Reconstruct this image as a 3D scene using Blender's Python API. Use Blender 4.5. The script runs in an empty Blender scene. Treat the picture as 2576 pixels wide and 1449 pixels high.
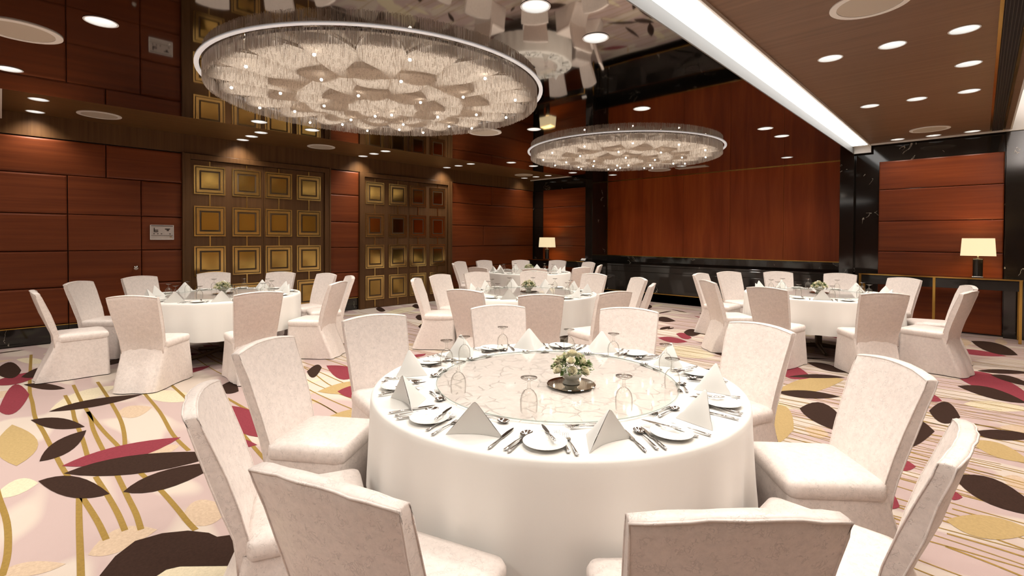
import bpy, bmesh, math, random, json
from mathutils import Vector, Matrix, geometry
random.seed(7)
D = bpy.data; S = bpy.context.scene; COL = S.collection
PI = math.pi; sin = math.sin; cos = math.cos; R = math.radians

# ------------------------------------------------------------------ helpers
class MB:
    """collects geometry; build() links it as ONE mesh object"""
    def __init__(s): s.v = []; s.f = []; s.m = []; s.cur = 0
    def add(s, vs, fs):
        n = len(s.v); s.v += [tuple(v) for v in vs]
        for f in fs: s.f.append([i + n for i in f]); s.m.append(s.cur)
        return s
    def box(s, x0, x1, y0, y1, z0, z1):
        return s.add([(x0,y0,z0),(x1,y0,z0),(x1,y1,z0),(x0,y1,z0),(x0,y0,z1),(x1,y0,z1),(x1,y1,z1),(x0,y1,z1)],
            [(0,3,2,1),(4,5,6,7),(0,1,5,4),(1,2,6,5),(2,3,7,6),(3,0,4,7)])
    def lathe(s, prof, n=24, c=(0,0,0), cap0=False, cap1=False):
        vs = []; fs = []
        for (r, z) in prof:
            for i in range(n):
                a = 2*PI*i/n; vs.append((c[0]+r*cos(a), c[1]+r*sin(a), c[2]+z))
        for k in range(len(prof)-1):
            for i in range(n):
                j = (i+1) % n; fs.append((k*n+i, k*n+j, (k+1)*n+j, (k+1)*n+i))
        if cap0: fs.append(tuple(reversed(range(n))))
        if cap1: fs.append(tuple(range((len(prof)-1)*n, len(prof)*n)))
        return s.add(vs, fs)
    def grid(s, rows, close=False):
        w = len(rows[0]); vs = [p for r in rows for p in r]; fs = []
        for k in range(len(rows)-1):
            for i in range(w if close else w-1):
                j = (i+1) % w; fs.append((k*w+i, k*w+j, (k+1)*w+j, (k+1)*w+i))
        return s.add(vs, fs)
    def tube(s, pts, rad, n=6, flat=1.0):
        rows = []
        for k, p in enumerate(pts):
            p = Vector(p); a = Vector(pts[max(0,k-1)]); b = Vector(pts[min(len(pts)-1,k+1)])
            d = (b-a).normalized(); up = Vector((0,0,1)) if abs(d.z) < .9 else Vector((0,1,0))
            x = d.cross(up).normalized(); y = x.cross(d)
            r = rad[k] if isinstance(rad, (list,tuple)) else rad
            rows.append([p + x*cos(2*PI*i/n)*r + y*sin(2*PI*i/n)*r*flat for i in range(n)])
        s.grid(rows, True)
        m = len(s.v); L = len(pts)*n
        s.f.append(list(range(m-L, m-L+n))[::-1]); s.m.append(s.cur)
        s.f.append(list(range(m-n, m))); s.m.append(s.cur)
        return s
    def build(s, name, mats, parent=None, smooth=False, loc=None, rotz=0, bevel=0, sub=0, angle=None):
        me = D.meshes.new(name); me.from_pydata(s.v, [], s.f)
        if not isinstance(mats, (list, tuple)): mats = [mats]
        for m in mats: me.materials.append(m)
        if len(mats) > 1: me.polygons.foreach_set('material_index', s.m)
        bm = bmesh.new(); bm.from_mesh(me)
        bmesh.ops.recalc_face_normals(bm, faces=bm.faces); bm.to_mesh(me); bm.free()
        if smooth: me.polygons.foreach_set('use_smooth', [True]*len(me.polygons))
        me.update()
        o = D.objects.new(name, me); COL.objects.link(o)
        if parent: o.parent = parent
        if loc: o.location = loc
        o.rotation_euler.z = rotz
        if bevel:
            b = o.modifiers.new('b', 'BEVEL'); b.width = bevel; b.segments = 2; b.limit_method = 'ANGLE'
        if sub:
            b = o.modifiers.new('s', 'SUBSURF'); b.levels = sub; b.render_levels = sub
        return o

def tag(o, label=None, cat=None, group=None, kind=None):
    if label: o['label'] = label
    if cat: o['category'] = cat
    if group: o['group'] = group
    if kind: o['kind'] = kind
    return o
def empty(name, loc=(0,0,0), rz=0, **k):
    o = D.objects.new(name, None); COL.objects.link(o); o.location = loc; o.rotation_euler.z = rz
    o.empty_display_size = .05
    return tag(o, **k)
KIDS = {}
def copy_tree(o, loc, rz, label, group=None):
    c = o.copy(); COL.objects.link(c); c.location = loc; c.rotation_euler.z = rz; c['label'] = label
    if group: c['group'] = group
    for ch in o.children:
        d = ch.copy(); COL.objects.link(d); d.parent = c
        for g in ch.children:
            e = g.copy(); COL.objects.link(e); e.parent = d
    return c
class Kind:
    """first placement moves the prototype itself, later ones copy it"""
    def __init__(s, proto): s.p = proto; s.used = False
    def put(s, loc, rz, label, group=None):
        if not s.used:
            s.used = True; o = s.p; o.location = loc; o.rotation_euler.z = rz; o['label'] = label
            if group: o['group'] = group
            return o
        return copy_tree(s.p, loc, rz, label, group)

# ------------------------------------------------------------------ materials
def mat(name, col=(.5,.5,.5), rough=.5, metal=0, spec=.5, sheen=0, emit=None, es=0, coat=0):
    m = D.materials.new(name); m.use_nodes = True; b = m.node_tree.nodes['Principled BSDF']
    b.inputs['Base Color'].default_value = (*col, 1); b.inputs['Roughness'].default_value = rough
    b.inputs['Metallic'].default_value = metal; b.inputs['Specular IOR Level'].default_value = spec
    if sheen: b.inputs['Sheen Weight'].default_value = sheen
    if coat: b.inputs['Coat Weight'].default_value = coat; b.inputs['Coat Roughness'].default_value = .05
    if emit: b.inputs['Emission Color'].default_value = (*emit, 1); b.inputs['Emission Strength'].default_value = es
    return m
def N(m, t, **k):
    n = m.node_tree.nodes.new(t)
    for a, v in k.items():
        if a in n.inputs: n.inputs[a].default_value = v
        else: setattr(n, a, v)
    return n
def LK(m, a, b): m.node_tree.links.new(a, b)
def coords(m, scale=(1,1,1), obj=True, rot=(0,0,0)):
    t = N(m, 'ShaderNodeTexCoord'); mp = N(m, 'ShaderNodeMapping')
    mp.inputs['Scale'].default_value = scale; mp.inputs['Rotation'].default_value = rot
    LK(m, t.outputs['Object'], mp.inputs['Vector']); return mp.outputs['Vector']
def ramp(m, fac, stops):
    r = N(m, 'ShaderNodeValToRGB'); LK(m, fac, r.inputs['Fac']); e = r.color_ramp.elements
    while len(e) < len(stops): e.new(.5)
    for i, (p, c) in enumerate(stops): e[i].position = p; e[i].color = (*c, 1)
    return r.outputs['Color']
def noise(m, vec, scale, detail=3, rough=.5, dist=0):
    n = N(m, 'ShaderNodeTexNoise'); n.inputs['Scale'].default_value = scale; n.inputs['Detail'].default_value = detail
    n.inputs['Roughness'].default_value = rough; n.inputs['Distortion'].default_value = dist
    LK(m, vec, n.inputs['Vector']); return n.outputs['Fac']
def bump(m, h, strength=.3, dist=.01):
    b = N(m, 'ShaderNodeBump'); b.inputs['Strength'].default_value = strength; b.inputs['Distance'].default_value = dist
    LK(m, h, b.inputs['Height']); LK(m, b.outputs['Normal'], m.node_tree.nodes['Principled BSDF'].inputs['Normal'])
def base(m, c): LK(m, c, m.node_tree.nodes['Principled BSDF'].inputs['Base Color'])

def grain(name, stops, scale, rough=.4, det=5, spec=.28, bmp=.08, coat=0):
    m = mat(name, rough=rough, spec=spec, coat=coat); v = coords(m, scale)
    n = noise(m, v, 1, det, .62, .6); base(m, ramp(m, n, stops)); bump(m, n, bmp, .004); return m
M = {}
M['red_h'] = grain('red_veneer_across', [(.3,(.120,.025,.006)),(.7,(.195,.046,.011))], (3,.5,14), .42)
M['red_hx'] = grain('red_veneer_across_end', [(.3,(.120,.022,.005)),(.7,(.20,.042,.009))], (.5,3,14), .40)
M['red_v'] = grain('red_veneer_upright', [(.28,(.24,.040,.008)),(.5,(.34,.062,.012)),(.75,(.46,.105,.020))], (4,4,.35), .38)
M['brown'] = grain('brown_veneer', [(.3,(.080,.036,.012)),(.7,(.125,.060,.022))], (18,18,.4), .42)
M['brown_y'] = grain('brown_veneer_soffit', [(.3,(.095,.044,.013)),(.7,(.14,.068,.022))], (14,.4,6), .42)
M['ceil'] = grain('ceiling_veneer', [(.25,(.14,.076,.040)),(.5,(.18,.100,.056)),(.75,(.22,.128,.074))], (.7,16,6), .40)
M['dark_gap'] = mat('dark_gap', (.012,.006,.004), .8)
M['mirror'] = mat('lacquer_mirror', (.36,.315,.275), .035, 1)
M['mirror'].node_tree.nodes['Principled BSDF'].inputs['Base Color'].default_value = (.34,.30,.265,1)
mv = M['mirror']; vv = coords(mv, (1,1,1)); bump(mv, noise(mv, vv, 1.3, 1, .4), .05, .02)
m = M['marble'] = mat('black_marble', (.012,.010,.008), .07, spec=.6)
v = coords(m, (1,1,1)); n1 = N(m, 'ShaderNodeTexNoise'); n1.inputs['Scale'].default_value = 1.6; n1.inputs['Detail'].default_value = 6
n1.inputs['Distortion'].default_value = 1.2; LK(m, v, n1.inputs['Vector'])
sub = N(m, 'ShaderNodeMath', operation='SUBTRACT'); LK(m, n1.outputs['Fac'], sub.inputs[0]); sub.inputs[1].default_value = .5
ab = N(m, 'ShaderNodeMath', operation='ABSOLUTE'); LK(m, sub.outputs[0], ab.inputs[0])
n2 = noise(m, v, 2.3, 2); gt = N(m, 'ShaderNodeMath', operation='GREATER_THAN'); LK(m, n2, gt.inputs[0]); gt.inputs[1].default_value = .61
dv = N(m, 'ShaderNodeMapRange'); LK(m, ab.outputs[0], dv.inputs['Value']); dv.inputs['From Min'].default_value = 0; dv.inputs['From Max'].default_value = .006
dv.inputs['To Min'].default_value = 1; dv.inputs['To Max'].default_value = 0
mu = N(m, 'ShaderNodeMath', operation='MULTIPLY'); LK(m, dv.outputs[0], mu.inputs[0]); LK(m, gt.outputs[0], mu.inputs[1])
base(m, ramp(m, mu.outputs[0], [(0,(.013,.011,.009)),(1,(.42,.38,.32))]))
M['brass'] = mat('brass', (.62,.40,.10), .22, 1)
M['gold'] = mat('gold_glass', (.50,.335,.10), .12, 1)
M['goldframe'] = mat('gold_frame', (.66,.46,.17), .2, 1)
M['white'] = mat('white_paint', (.8,.78,.74), .5)
M['offwhite'] = mat('speaker_grille', (.50,.44,.36), .6)
M['cup'] = mat('downlight_reflector', (.80,.84,.86), .3)
M['lampdisc'] = mat('lamp_glow', (1,1,1), .5, emit=(1,.96,.90), es=9)
M['softglow'] = mat('downlight_glow', (.8,.85,.88), .5, emit=(.82,.93,1), es=.55)
M['trough'] = mat('trough_diffuser', (1,1,1), .5, emit=(1,.985,.95), es=2.6)
M['ring'] = mat('ring_glow', (1,1,1), .5, emit=(.86,.93,1), es=.18)
M['bulb'] = mat('bulb_glow', (1,1,1), .4, emit=(1,.90,.76), es=22)
M['chrome'] = mat('chrome', (.62,.60,.57), .16, 1)
M['silver'] = mat('silver_cutlery', (.62,.60,.58), .12, 1)
M['china'] = mat('white_china', (.84,.83,.79), .12)
M['black'] = mat('black_lacquer', (.012,.011,.010), .12)
M['darkmetal'] = mat('dark_slats', (.02,.014,.010), .45)
M['tablewood'] = mat('table_underframe', (.10,.06,.03), .6)
M['mirrorplate'] = mat('mirror_plate', (.72,.70,.62), .03, 1)
# fabrics
def cloth(name, col, rough=.55, cr=.0, sheen=.3, fine=420, crs=28):
    m = mat(name, col, rough, spec=.35, sheen=sheen); v = coords(m)
    f = noise(m, v, fine, 1)
    if cr:
        wn = N(m, 'ShaderNodeTexNoise'); wn.inputs['Scale'].default_value = crs*.3; wn.inputs['Detail'].default_value = 3; LK(m, v, wn.inputs['Vector'])
        vm = N(m, 'ShaderNodeVectorMath', operation='MULTIPLY_ADD'); LK(m, wn.outputs['Color'], vm.inputs[0]); vm.inputs[1].default_value = (.12,.12,.12); LK(m, v, vm.inputs[2])
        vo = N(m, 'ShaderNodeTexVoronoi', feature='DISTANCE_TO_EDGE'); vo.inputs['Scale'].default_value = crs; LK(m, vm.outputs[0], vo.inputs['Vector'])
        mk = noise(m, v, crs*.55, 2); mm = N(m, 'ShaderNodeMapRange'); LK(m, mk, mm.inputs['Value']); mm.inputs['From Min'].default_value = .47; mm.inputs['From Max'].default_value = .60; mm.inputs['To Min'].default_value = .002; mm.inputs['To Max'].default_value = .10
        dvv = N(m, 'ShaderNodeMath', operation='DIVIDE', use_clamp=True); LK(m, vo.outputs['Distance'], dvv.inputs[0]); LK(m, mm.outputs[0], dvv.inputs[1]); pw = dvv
        big = noise(m, v, 7, 3, .6)
        ad = N(m, 'ShaderNodeMath', operation='MULTIPLY_ADD'); LK(m, big, ad.inputs[0]); ad.inputs[1].default_value = 3.2; LK(m, pw.outputs[0], ad.inputs[2])
        bump(m, ad.outputs[0], cr, .010)
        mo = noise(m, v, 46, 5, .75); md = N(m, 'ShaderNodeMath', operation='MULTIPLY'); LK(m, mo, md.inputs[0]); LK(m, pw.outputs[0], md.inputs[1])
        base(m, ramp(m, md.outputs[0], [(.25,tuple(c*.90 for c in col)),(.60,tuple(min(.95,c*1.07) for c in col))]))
    else: bump(m, f, .06, .002)
    return m
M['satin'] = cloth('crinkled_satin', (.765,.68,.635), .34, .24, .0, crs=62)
M['linen'] = cloth('white_linen', (.80,.775,.735), .6)
M['napkin'] = cloth('napkin_cotton', (.70,.685,.655), .75)
M['overlay'] = cloth('crushed_organza', (.82,.735,.69), .42, .55, .0, crs=13)
M['discedge'] = mat('disc_edge', (.36,.42,.38), .15)
M['shade'] = mat('lamp_shade', (.85,.78,.58), .8, emit=(1,.80,.46), es=.55)
# thin clear glass: transparent with bright and dark rims by angle of incidence
m = M['glass'] = D.materials.new('clear_glass'); m.use_nodes = True; nt = m.node_tree; nt.nodes.remove(nt.nodes['Principled BSDF'])
out = nt.nodes['Material Output']; tr = N(m, 'ShaderNodeBsdfTransparent'); gl = N(m, 'ShaderNodeBsdfGlossy'); gl.inputs['Roughness'].default_value = .04
gl.inputs['Color'].default_value = (.95,.93,.9,1)
lw = N(m, 'ShaderNodeLayerWeight'); lw.inputs['Blend'].default_value = .28
tc = N(m, 'ShaderNodeValToRGB'); LK(m, lw.outputs['Facing'], tc.inputs['Fac']); e = tc.color_ramp.elements
e[0].color = (.97,.97,.96,1); e[1].color = (.16,.14,.12,1); e[0].position = .25; e[1].position = .95; LK(m, tc.outputs['Color'], tr.inputs['Color'])
pw = N(m, 'ShaderNodeMath', operation='POWER'); LK(m, lw.outputs['Facing'], pw.inputs[0]); pw.inputs[1].default_value = 2.2
mr = N(m, 'ShaderNodeMapRange'); LK(m, pw.outputs[0], mr.inputs['Value']); mr.inputs['To Min'].default_value = .04; mr.inputs['To Max'].default_value = .7
mx = N(m, 'ShaderNodeMixShader'); LK(m, mr.outputs[0], mx.inputs['Fac']); LK(m, tr.outputs[0], mx.inputs[1]); LK(m, gl.outputs[0], mx.inputs[2]); LK(m, mx.outputs[0], out.inputs['Surface'])
# clear tabletop glass disc
m = M['disc'] = D.materials.new('turntable_glass'); m.use_nodes = True; nt = m.node_tree; nt.nodes.remove(nt.nodes['Principled BSDF'])
out = nt.nodes['Material Output']; tr = N(m, 'ShaderNodeBsdfTransparent'); tr.inputs['Color'].default_value = (.99,.99,.985,1); gl = N(m, 'ShaderNodeBsdfGlossy'); gl.inputs['Roughness'].default_value = .05
fr = N(m, 'ShaderNodeLayerWeight'); fr.inputs['Blend'].default_value = .5; fp = N(m, 'ShaderNodeMath', operation='POWER'); LK(m, fr.outputs['Facing'], fp.inputs[0]); fp.inputs[1].default_value = 4
fq = N(m, 'ShaderNodeMath', operation='MULTIPLY_ADD'); LK(m, fp.outputs[0], fq.inputs[0]); fq.inputs[1].default_value = .55; fq.inputs[2].default_value = .02
mx = N(m, 'ShaderNodeMixShader'); LK(m, fq.outputs[0], mx.inputs['Fac']); LK(m, tr.outputs[0], mx.inputs[1]); LK(m, gl.outputs[0], mx.inputs[2]); LK(m, mx.outputs[0], out.inputs['Surface'])
# bead strands and the veil petals of the chandeliers
M['bead'] = mat('glass_bead_strand', (.60,.53,.47), .35, .2)
M['upstand'] = mat('shade_grey_upstand', (.20,.20,.195), .5)  # shade beside the recessed trough light, put into the colour
M['rightwall'] = grain('right_wall_veneer', [(.3,(.30,.20,.09)),(.7,(.40,.27,.13))], (6,6,.5), .5)
m = M['veil'] = D.materials.new('bead_veil'); m.use_nodes = True; nt = m.node_tree; nt.nodes.remove(nt.nodes['Principled BSDF'])
out = nt.nodes['Material Output']; df = N(m, 'ShaderNodeBsdfDiffuse'); tl = N(m, 'ShaderNodeBsdfTranslucent')
v = coords(m, (1,1,1)); c = ramp(m, noise(m, v, 95, 2), [(.35,(.46,.385,.32)),(.65,(.62,.54,.46))]); LK(m, c, df.inputs['Color']); LK(m, c, tl.inputs['Color'])
mx = N(m, 'ShaderNodeMixShader'); mx.inputs['Fac'].default_value = .6; LK(m, df.outputs[0], mx.inputs[1]); LK(m, tl.outputs[0], mx.inputs[2]); LK(m, mx.outputs[0], out.inputs['Surface'])
# carpet
def pile(name, col, var=.12):
    m = mat(name, col, .95, spec=.05); v = coords(m)
    n = noise(m, v, 60, 4, .7); base(m, ramp(m, n, [(.3,tuple(c*(1-var) for c in col)),(.7,tuple(min(1,c*(1+var)) for c in col))]))
    bump(m, noise(m, v, 500, 1), .25, .004); return m
m = M['carpet'] = mat('carpet_ground', rough=.95, spec=.05); v = coords(m, (1,1,1)); big = noise(m, coords(m, (.9,2.6,1), rot=(0,0,.5)), 1.1, .3, .3, .5)
base(m, ramp(m, big, [(.44,(.52,.44,.38)),(.50,(.43,.325,.305))])); bump(m, noise(m, v, 500, 1), .25, .004)
M['d'] = pile('carpet_dark_leaf', (.034,.018,.013), .15)
M['m'] = pile('carpet_maroon_leaf', (.20,.036,.048))
M['g'] = pile('carpet_gold_leaf', (.38,.27,.125))
M['b'] = pile('carpet_beige_leaf', (.48,.36,.26))
M['y'] = pile('carpet_cream_leaf', (.58,.50,.36))
M['l'] = pile('carpet_gold_line', (.26,.165,.045))
M['green'] = mat('foliage_green', (.09,.15,.03), .5)
M['palegreen'] = mat('bud_green', (.42,.50,.22), .5)
M['rose'] = mat('cream_rose', (.86,.80,.60), .55, sheen=.3)
M['ceramic'] = mat('celadon_bowl', (.60,.60,.52), .25)
M['panelgrey'] = mat('panel_grey', (.52,.46,.42), .35)
M['inset'] = mat('panel_dark', (.05,.035,.03), .4)
# ------------------------------------------------------------------ room dimensions (metres)
XL, YB, ZC, ZM = -9.68, 11.03, 3.28, 3.13       # left wall, back wall, ceiling, dropped mirror ceiling
XR, YF = 3.4, -5.2                              # right wall, wall behind the camera
XM0, XM1 = -7.58, -1.72                         # mirror ceiling extent
CAMZ = 1.55

# ---- floor with its leaf pattern
CP = json.loads('''[[["d",[-8.12,-0.07,-7.99,0.15,-8.62,0.06,-7.62,0.06]],["d",[-7.61,0.14,-8.03,0.39,-7.97,0.26,-7.52,0.27]],["d",[-7.21,0.15,-6.72,0.44,-7.1,0.31,-6.83,0.29]],["d",[-5.93,0.28,-5.93,0.95,-6.09,0.57,-5.81,0.6]],["d",[-5.77,0.16,-5.25,0.46,-5.65,0.34,-5.38,0.28]],["d",[-4.66,0.17,-5.15,0.46,-5.02,0.27,-4.74,0.34]],["d",[-4.31,0.27,-3.9,1.11,-4.31,0.65,-3.95,0.63]],["d",[-3.74,0.5,-3.76,1.05,-3.89,0.73,-3.6,0.71]],["d",[-4.29,0.15,-3.77,0.44,-4.2,0.32,-3.89,0.27]],["m",[-6.29,-0.03,-6.71,0.18,-7.27,0.08,-6.1,0.07]],["m",[-7.5,-0.11,-7.72,0.32,-7.8,0.12,-7.29,0.11]],["m",[-4.46,0.27,-4.45,0.95,-4.59,0.58,-4.25,0.59]],["m",[-5.03,1.4,-3.97,1.41,-4.59,1.54,-4.36,1.29]],["m",[-4.41,1.0,-3.88,1.31,-4.26,1.21,-4.0,1.12]],["g",[-4.68,0.06,-5.74,0.05,-5.11,0.18,-5.19,-0.04]],["y",[-5.99,0.29,-6.48,0.83,-6.48,0.52,-6.03,0.54]],["y",[-6.01,0.93,-5.41,1.3,-5.87,1.19,-5.5,1.06]],["b",[-5.44,0.69,-5.43,0.94,-5.61,0.8,-5.22,0.78]],["y",[-4.21,-0.05,-4.26,0.15,-4.42,0.06,-4.15,0.05]],["b",[-3.12,0.28,-3.13,0.56,-3.29,0.42,-3.04,0.39]],["b",[-3.23,-0.03,-3.11,0.2,-3.26,0.07,-3.11,0.09]],["b",[-3.14,0.67,-3.09,0.89,-3.31,0.79,-2.98,0.76]],["b",[-4.28,0.67,-4.29,0.91,-4.38,0.79,-4.18,0.79]],["y",[-8.75,0.12,-8.3,0.39,-8.72,0.26,-8.33,0.24]],["d",[-1.18,5.05,-0.7,4.63,-1.03,5.35,-0.99,4.76]],["d",[-0.44,4.71,-0.25,5.21,-0.42,5.45,-0.35,4.7]],["d",[-0.32,5.8,-0.11,5.78,-0.22,6.24,-0.21,5.49]],["d",[-0.04,5.39,0.34,5.63,0.14,5.63,0.14,5.35]],["d",[-0.16,7.0,0.34,6.73,0.09,7.17,0.09,6.69]],["d",[-0.01,7.99,0.47,8.32,0.2,8.28,0.2,8.02]],["d",[0.1,7.85,0.43,7.53,0.27,7.93,0.24,7.6]],["d",[-0.09,10.27,0.38,9.46,0.21,10.3,0.11,9.43]],["d",[-1.48,5.43,-0.98,5.7,-1.26,5.7,-1.22,5.41]],["d",[-0.11,4.31,0.28,4.03,0.1,4.43,0.04,4.01]],["d",[-1.56,7.01,-1.1,6.8,-1.36,7.09,-1.32,6.75]],["d",[-1.55,6.12,-1.08,6.54,-1.35,6.46,-1.31,6.28]],["m",[-0.23,7.66,0.43,6.75,0.13,7.88,0.05,6.97]],["m",[-0.45,6.42,-0.25,6.24,-0.34,6.47,-0.35,6.17]],["m",[-0.44,4.31,-0.3,4.31,-0.38,4.39,-0.36,4.17]],["m",[-0.42,3.72,-0.32,3.59,-0.37,3.75,-0.37,3.54]],["m",[-1.76,6.53,-1.35,6.27,-1.62,6.7,-1.53,6.07]],["m",[-0.3,9.31,0.27,9.27,-0.02,9.49,-0.05,9.05]],["m",[-0.13,3.99,-0.06,3.99,-0.1,4.05,-0.1,3.91]],["g",[-1.44,4.85,-1.08,4.45,-1.28,5.01,-1.15,4.02]],["g",[-1.49,5.47,-1.07,6.44,-1.37,6.27,-1.23,5.63]],["g",[-0.04,5.16,0.27,4.95,0.13,5.25,0.09,4.91]],["g",[-0.12,3.6,0.23,3.79,0.04,3.82,0.04,3.52]],["b",[-0.3,9.89,-0.08,10.11,-0.21,10.46,-0.19,9.56]],["b",[0.12,4.51,0.27,4.43,0.2,4.61,0.18,4.36]],["b",[-1.02,4.53,-0.85,4.53,-0.96,4.67,-0.91,4.39]],["y",[-0.1,6.3,0.37,6.51,0.11,6.59,0.1,6.21]],["b",[0.13,5.72,0.33,5.78,0.25,5.89,0.23,5.59]],["d",[-5.6,2.43,-5.65,2.63,-5.82,2.64,-5.31,2.38]],["m",[-5.7,2.71,-5.17,2.86,-5.5,2.86,-5.02,2.56]],["d",[-5.65,1.54,-5.37,1.64,-5.78,1.71,-5.38,1.53]],["d",[-9.51,5.64,-9.1,5.63,-9.65,5.84,-9.08,5.49]],["y",[-8.75,5.37,-9.06,6.52,-9.22,6.1,-8.58,5.68]],["d",[-9.32,6.45,-9.03,6.47,-9.53,6.72,-8.93,6.3]],["d",[-7.96,5.59,-7.76,5.66,-8.15,5.82,-7.6,5.43]],["d",[-7.07,5.02,-6.86,5.07,-7.27,5.28,-6.76,4.91]],["d",[-3.54,7.82,-3.3,7.97,-3.57,8.2,-3.31,7.59]],["m",[-3.63,7.1,-3.17,7.14,-3.5,7.31,-3.31,6.92]],["d",[-4.51,8.72,-4.13,8.78,-4.53,9.1,-4.25,8.54]],["m",[-3.57,7.6,-3.25,7.47,-3.51,7.76,-3.3,7.3]],["y",[-3.24,6.4,-2.52,6.55,-3.03,6.82,-2.74,6.18]],["d",[-5.17,2.74,-4.52,2.94,-4.91,2.89,-4.71,2.72]],["g",[-4.8,2.19,-4.58,2.79,-4.89,2.59,-4.51,2.39]],["m",[-4.66,2.33,-4.58,2.6,-4.73,2.54,-4.37,2.35]]],[["d",[-2.83,0.28,-2.89,0.3,-3.01,0.37,-3.09,0.46,-3.07,0.57,-3.0,0.67,-2.9,0.74,-2.83,0.76,-2.8,0.81,-2.69,0.8,-2.6,0.77,-2.54,0.73,-2.62,0.65,-2.7,0.57,-2.72,0.52,-2.7,0.48,-2.66,0.45]],["y",[-2.66,0.45,-2.7,0.48,-2.72,0.52,-2.7,0.57,-2.62,0.65,-2.54,0.73,-2.4,0.7]]],[[0.035,[-8.97,0.26,-7.01,0.19,-6.36,0.19,-5.81,0.19,-5.36,0.22,-4.98,0.24,-4.46,0.27,-4.2,0.29]],[0.035,[-6.44,0.42,-5.88,0.43,-5.53,0.42,-5.03,0.42,-4.55,0.41]],[0.035,[-6.83,0.51,-6.09,0.51,-5.58,0.52,-5.12,0.5,-4.56,0.5]],[0.035,[-5.69,0.52,-5.07,0.55,-4.55,0.59,-3.98,0.62,-3.64,0.66,-3.34,0.68,-3.1,0.69,-2.98,0.7]],[0.035,[-6.79,0.7,-6.02,0.7,-5.31,0.69,-4.87,0.66,-4.54,0.62]],[0.035,[-6.01,0.97,-5.23,0.96,-4.56,0.92,-4.13,0.93]],[0.035,[-3.87,0.31,-3.5,0.28,-2.95,0.24,-2.76,0.22]],[0.035,[-3.86,0.32,-3.47,0.35,-3.21,0.36]],[0.035,[-4.11,0.41,-3.74,0.43,-3.46,0.44,-3.24,0.44]],[0.035,[-4.07,0.51,-3.66,0.51,-3.39,0.51,-3.19,0.5]],[0.035,[-4.32,-0.03,-4.17,-0.02,-3.78,0.01,-3.42,0.01,-3.2,-0.01]],[0.035,[-5.39,1.48,-4.89,1.51,-4.44,1.53]],[0.035,[-4.24,1.31,-3.87,1.28,-3.58,1.26]],[0.035,[-6.11,1.22,-5.69,1.22,-5.2,1.21]],[0.02,[-0.41,4.58,-0.08,4.54,0.26,4.5]],[0.02,[-0.41,4.02,-0.14,4.02,0.24,4.03]],[0.02,[-0.41,3.58,-0.1,3.58,0.21,3.53]],[0.02,[-0.11,3.44,0.04,3.45,0.21,3.45]],[0.02,[-0.11,3.29,0.04,3.27,0.17,3.24]],[0.02,[-0.1,3.78,0.07,3.79,0.23,3.8]],[0.02,[-0.36,5.45,-0.05,5.4,0.31,5.41]],[0.02,[-0.5,5.77,-0.27,5.71,0.14,5.64]],[0.02,[-0.38,3.46,-0.34,3.43,-0.29,3.42]],[0.01,[-1.63,5.93,-0.8,6.17,0.16,6.55]],[0.01,[-1.59,5.78,-0.78,5.98,0.16,6.31]],[0.01,[-1.55,5.64,-0.75,5.8,0.15,6.1]],[0.01,[-1.51,5.5,-0.73,5.63,0.15,5.89]],[0.01,[-1.48,5.37,-0.71,5.47,0.14,5.7]],[0.01,[-1.44,5.25,-0.69,5.32,0.14,5.52]],[0.01,[-1.41,5.13,-0.67,5.18,0.14,5.35]],[0.01,[-1.38,5.02,-0.65,5.05,0.13,5.19]],[0.01,[-1.35,4.91,-0.64,4.92,0.13,5.05]],[0.01,[-1.32,4.81,-0.62,4.8,0.13,4.9]],[0.01,[-1.29,4.71,-0.6,4.68,0.12,4.77]],[0.01,[-1.26,4.61,-0.59,4.57,0.12,4.64]],[0.01,[-1.24,4.52,-0.58,4.47,0.12,4.53]],[0.01,[-1.21,4.43,-0.56,4.37,0.12,4.41]],[0.01,[-1.19,4.35,-0.55,4.27,0.11,4.3]],[0.01,[-1.17,4.27,-0.54,4.18,0.11,4.2]]]]''')
fl = MB(); fl.box(XL-.2, XR+.2, YF-.2, YB+.9, -.12, 0)
ZK = {'y':.0006,'b':.0009,'l':.0012,'g':.0016,'m':.0020,'d':.0024}
order = ['x','d','m','g','b','y','l']
eps = [0]
def flat(poly, k):
    eps[0] = (eps[0]+1) % 20; z = ZK[k] + eps[0]*1e-5
    fl.cur = order.index(k); fl.add([(x,y,z) for x,y in poly], [tuple(range(len(poly)))])
def leafpoly(a, b, c, d, n=9):
    P = []
    def q(t, A, C, B):
        # quadratic through C at t=.5
        K = (2*C[0]-.5*(A[0]+B[0]), 2*C[1]-.5*(A[1]+B[1]))
        return ((1-t)**2*A[0]+2*t*(1-t)*K[0]+t*t*B[0], (1-t)**2*A[1]+2*t*(1-t)*K[1]+t*t*B[1])
    for i in range(n+1): P.append(q(i/n, a, c, b))
    for i in range(1, n): P.append(q(1-i/n, a, d, b))
    return P
cent = []
for k, w in CP[0]:
    pts = [(w[i], w[i+1]) for i in range(0, 8, 2)]; flat(leafpoly(*pts), k)
    cent.append(((pts[0][0]+pts[1][0])/2, (pts[0][1]+pts[1][1])/2))
for k, w in CP[1]:
    P = [(w[i], w[i+1]) for i in range(0, len(w), 2)]; flat(P, k); cent.append(P[len(P)//2])
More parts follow.
